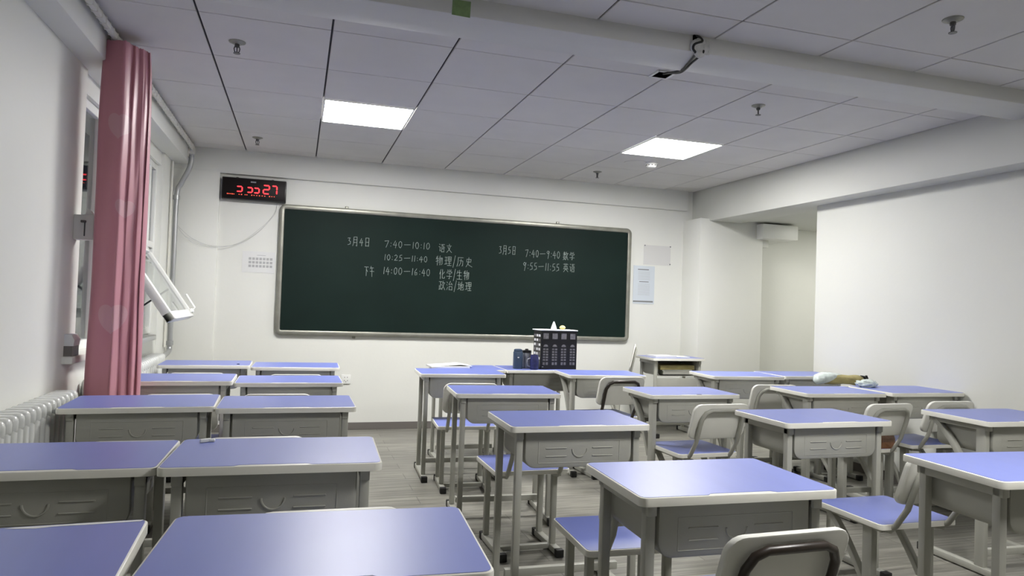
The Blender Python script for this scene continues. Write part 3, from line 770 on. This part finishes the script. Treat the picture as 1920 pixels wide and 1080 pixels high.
for x, z in ((-.15, .1), (.155, .1), (.155, -.09)): MB().lathe([(0, -.001), (.007, -.001), (.006, .005), (0, .007)], n=10).build('pin', M['darkink'], t); 
for ch, (x, z) in zip([c for c in t.children if c.name.startswith('pin.') or c.name == 'pin'], ((-.15, .1), (.155, .1), (.155, -.09))): ch.location = (x, -.004, z); ch.rotation_euler = (PI/2, 0, 0)
t = thing('wall_socket', 'white socket plate low on the back wall beside the front row desk', 'socket', (.458, YB, .470))
MB().box2((-.043, -.012, -.043), (.043, 0, .043), .004).build('plate', M['plastic'], t)
b = MB()
for x, z in ((-.012, .018), (.012, .018), (-.014, -.012), (.014, -.012), (0, -.022)): b.box((x, -.0122, z), (.004, .002, .01))
b.build('slots', M['hole'], t, smooth=False)

# ------------------------------------------------------------------ ceiling fittings
def sprinkler(label):
    t = thing('sprinkler', label, 'sprinkler', group='ceiling sprinklers')
    MB().lathe([(0, 0), (.042, 0), (.040, -.004), (.024, -.010), (.020, -.014), (0, -.014)], n=20).build('escutcheon', M['alu'], t)
    b = MB(); b.lathe([(0, -.012), (.012, -.012), (.012, -.026), (.006, -.03), (0, -.03)], n=12)
    for s in (-1, 1): b.tube([(s*.010, 0, -.024), (s*.014, 0, -.036), (s*.011, 0, -.05), (s*.002, 0, -.058)], .0028, n=6, up=(0, 1, 0))
    b.tube([(0, 0, -.028), (0, 0, -.055)], .003, n=6); b.build('body', M['grit'], t)
    MB().lathe([(0, -.056), (.017, -.058), (.017, -.0605), (0, -.0605)], n=16).build('deflector', M['grit'], t)
    return t
s0 = None
for i, (x, y, lab) in enumerate([(-.348, 3.80, 'sprinkler in the ceiling tile nearest the curtain top'), (-.367, 6.04, 'sprinkler above the clock near the back wall'), (2.696, 3.69, 'sprinkler just behind the cross beam, past the wire box'), (2.647, 2.297, 'sprinkler on the camera side of the cross beam'), (2.676, 6.09, 'sprinkler beyond the smoke detector near the back wall')]):
    if i == 0: o = s0 = sprinkler(lab)
    else: o = dup(s0)
    place(o, (x, y, CEIL), .4*i, (1, 1, 1), lab)
t = thing('smoke_detector', 'round white smoke detector next to a lit ceiling panel', 'smoke detector', (2.93, 5.50, CEIL))
MB().lathe([(0, 0), (.055, 0), (.055, -.012), (.048, -.016), (0, -.016)], n=28).build('base', M['plastic'], t)
MB().lathe([(0, -.015), (.044, -.016), (.046, -.03), (.036, -.042), (.02, -.046), (0, -.046)], n=28).build('head', M['plastic'], t)
b = MB()
for k in range(10): b.box((.0455*math.cos(k*PI/5), .0455*math.sin(k*PI/5), -.026), (.004, .012, .006), rot=Matrix.Rotation(k*PI/5, 4, 'Z'))
b.build('vents', M['hole'], t, smooth=False)
o = MB().lathe([(0, 0), (.10, 0), (.098, -.005), (.085, -.008), (0, -.008)], n=36).build('ceiling_disc', M['tile'])
o.location = (2.80, 5.55, CEIL); tag(o, 'flat round disc on the ceiling beside the smoke detector', 'ceiling disc')
# broken plaster with cables at the beam
t = thing('cable_outlet', 'ragged white putty with dark cables crossing the ceiling beam', 'cable outlet', (1.74, 2.865, 2.47))
b = MB()
for x, z, r, s in ((.002, -.012, .034, 1), (.02, .010, .026, 1), (.042, -.018, .028, 1), (.016, -.04, .026, 1), (.05, .006, .018, 1), (.055, -.035, .014, 1)):
    b2 = bmesh.ops.create_icosphere(b.bm, subdivisions=2, radius=r)
    for v in b2['verts']: v.co = Vector((v.co.x*1.1+x, v.co.y*.6-.008, v.co.z+z))*1.0 + Vector((random.uniform(-1, 1), random.uniform(-1, 1), random.uniform(-1, 1)))*.002
b.build('putty', M['putty'], t)
b = MB(); b.tube(wirepath([(-.005, -.004, .04), (.012, -.016, .028), (.02, -.022, .01), (-.02, -.024, -.01), (-.024, -.018, -.03), (.0, .0, -.045), (.03, .10, -.046), (.06, .22, -.044), (.09, .30, -.02), (.11, .50, .03)]), .006, n=8)
b.tube(wirepath([(.03, -.02, -.03), (.03, -.01, -.044), (.045, .1, -.047), (.07, .25, -.046), (.105, .45, .02)]), .005, n=8); b.build('cable', M['black'], t)
b = MB(); b.box((-.002, -.003, .03), (.03, .012, .03), .003); b.build('beam_hole', M['hole'], t)
t2 = thing('junction_box', 'white square junction box with a dark opening on the ceiling behind the beam', 'junction box', (1.862, 3.40, CEIL), .0)
b = MB()
for s in (-1, 1): b.box((s*.05, 0, -.004), (.014, .114, .008), .002); b.box((0, s*.05, -.004), (.11, .014, .008), .002)
b.build('frame', M['plastic'], t2)
MB().box((0, 0, -.003), (.09, .09, .006)).build('opening', M['hole'], t2, smooth=False)
b = MB(); b.prism([(-.04, -.033), (.039, -.035), (.041, .034), (-.038, .033)], 0, .0015, tf=lambda a, z, c: (a, -c, z)); o = b.build('sticky_note', M['green'], smooth=False); o.location = (.611, 2.8648, 2.462)
tag(o, 'green square paper note stuck on the ceiling beam', 'note')
# white boxed duct in the recess by the column
t = thing('duct_box', 'white box mounted high in the recess right of the wall column', 'box', (0, 0, 0))
MB().box2((4.66, 6.24, 2.01), (5.10, YB, 2.164), .006).build('box_body', M['plastic'], t)
MB().box2((4.742, 6.40, 1.93), (4.85, YB, 2.011), .004).build('lower_stub', M['wall'], t)

# ------------------------------------------------------------------ curtain rail, curtain
t = thing('curtain_rail', 'white curtain rail along the ceiling edge above the windows', 'curtain rail', (0, 0, 0))
b = MB(); b.sweep([(-.915, y, 2.475) for y in (RY0+.5, 1.0, 3.98)], rprof(.026, .034, .008)); b.sweep([(-.915, y, 2.475) for y in (4.0, 5.0, 6.56)], rprof(.026, .034, .008))
for k in range(60): b.box((-.915, 2.2+k*.072, 2.475), (.030, .016, .038), .003)
b.build('rail', M['rim'], t)
for y in (3.90, 6.52):
    b = MB(); b.box2((XLS, y-.012, 2.42), (-.90, y+.012, 2.442), .003); b.box2((XLS-.0, y-.02, 2.39), (XLS+.008, y+.02, 2.47), .002); b.box2((-.915, y-.012, 2.425), (-.895, y+.012, 2.47), .003); b.build('bracket', M['rim'], t)
def closed_spline(pts, n=6):
    N = len(pts); out = []
    for i in range(N):
        p0, p1, p2, p3 = [Vector(pts[(i+k) % N]) for k in (-1, 0, 1, 2)]
        for k in range(n):
            u = k/n; out.append(.5*((2*p1)+(p2-p0)*u+(2*p0-5*p1+4*p2-p3)*u*u+(3*p1-p0-3*p2+p3)*u**3))
    return out
sec = [(-.105, .06), (-.100, -.02), (-.07, -.046), (-.03, -.052), (-.002, -.056), (.009, -.050), (.017, -.022), (.024, .004), (.031, .004), (.038, .012), (.047, .038), (.054, .052), (.062, .050), (.069, .058), (.076, .080), (.081, .092), (.087, .092), (.092, .104), (.091, .13), (.065, .155), (.02, .185), (-.05, .18), (-.10, .13)]
b = MB(); rings = []; NZ = 44
for k in range(NZ+1):
    u = k/NZ; z = 2.452-u*2.10
    sc = .99+.17*u**.8+.02*math.sin(u*9); cx = -.862-.006*u; cy = 3.88
    pin = 1-.06*math.exp(-((u-.0)/.03)**2)
    pts = closed_spline([(x*(1.0+.12*math.sin(u*5+i*1.7)*.3), y*(1+.10*math.sin(u*4+i*2.1)) + .003*math.sin(u*23+i)) for i, (x, y) in enumerate(sec)])
    rings.append([b.bm.verts.new((cx+p.x*sc*pin, cy+p.y*sc*.9, z+.002*math.sin(j*.8+u*30))) for j, p in enumerate(pts)])
n = len(rings[0])
for A, B in zip(rings, rings[1:]):
    for i in range(n): b.bm.faces.new((A[i], A[(i+1) % n], B[(i+1) % n], B[i]))
b.bm.faces.new(rings[0][::-1]); b.bm.faces.new(rings[-1])
tag(b.build('curtain', M['pink'], angle=80), 'pink satin curtain with faint hearts gathered beside the window', 'curtain')

# ------------------------------------------------------------------ radiators, pipe
def radiator(name, y0, y1, label):
    t = thing(name, label, 'radiator', (-1.013, y0, 0)); n = int((y1-y0)/.06); b = MB()
    for k in range(n):
        y = (k+.5)*.06
        for x in (-.032, .032): b.box((x, y, .44), (.040, .046, .58), .017, seg=3)
        b.box((0, y, .715), (.112, .050, .075), .024, seg=3); b.box((0, y, .165), (.112, .050, .075), .024, seg=3)
    b.build('ribs', M['rad'], t, angle=60)
    L_ = n*.06
    b = MB()
    for y in (.15, L_-.15): b.box((0, y, .065), (.05, .03, .13), .006)
    b.build('feet', M['rad'], t)
    b = MB(); b.box((-.056, L_*.5, .5), (.03, .04, .04), .004); b.build('wall_bracket', M['rad'], t)
    return t
radiator('radiator', 1.62, 3.78, 'white ribbed radiator on the near window wall, left of the curtain')
radiator('radiator', 4.15, 5.97, 'white ribbed radiator under the window behind the curtain')
b = MB()
b.tube(wirepath([(-.925, 6.54, 2.412), (-.925, 6.54, 2.36), (-.945, 6.545, 2.28), (-1.0, 6.555, 2.16), (-1.03, 6.56, 2.05), (-1.032, 6.56, 1.5), (-1.032, 6.56, .80), (-1.032, 6.55, .745), (-1.03, 6.50, .722), (-1.01, 6.2, .712), (-1.005, 5.96, .712)], 5), .021, n=12)
t = b.build('heating_pipe', M['steel'], angle=60); tag(t, 'grey metal pipe bending down the corner to the radiator', 'pipe')
for z in (.79, 2.04): MB().lathe([(.021, -.02), (.028, -.018), (.028, .018), (.021, .02)], (-1.032, 6.56, z), 14).build('coupling', M['steel'], t)
b = MB(); b.tube(wirepath([(-1.062, 6.50, 2.34), (-1.062, 6.50, 1.5), (-1.062, 6.50, .76)], 4), .009, n=8); tag(b.build('thin_pipe', M['rim'], angle=60), 'thin pale pipe running down beside the thick grey pipe', 'pipe')
# box with lever on the window pier
t = thing('latch_box', 'white box with a small lever at the edge of the window wall', 'box', (-1.032, 3.965, 1.53))
MB().box2((-.045, -.035, -.062), (.045, .035, .062), .004).build('case', M['plastic'], t)
b = MB(); b.box((.0, -.038, .028), (.024, .012, .012), .003); b.box((.006, -.037, -.01), (.005, .008, .07), .002); b.build('lever', M['grit'], t)
MB().prism([(-.02, .06), (.02, .06), (.004, .085), (-.01, .095)], -.02, .02, tf=lambda a, z, c: (a+.02, c, z)).build('top_clip', M['plastic'], t)
# things at the near end of the sill
o = paper('cardboard_box', -1.07, 3.93, .892, .06, .11, .05, 0, 'grey folded card lying on the near end of the window sill', 'card', 'base')
b = MB(); b.prism([(-.03, 0), (.03, 0), (.034, .03), (.02, .055), (-.028, .06)], -.05, .05, tf=lambda a, z, c: (a, c, z)); o = b.build('folded_papers', M['paper'], smooth=False); o.location = (-1.067, 3.93, .942)
tag(o, 'white folded papers piled on the grey card on the sill', 'paper')
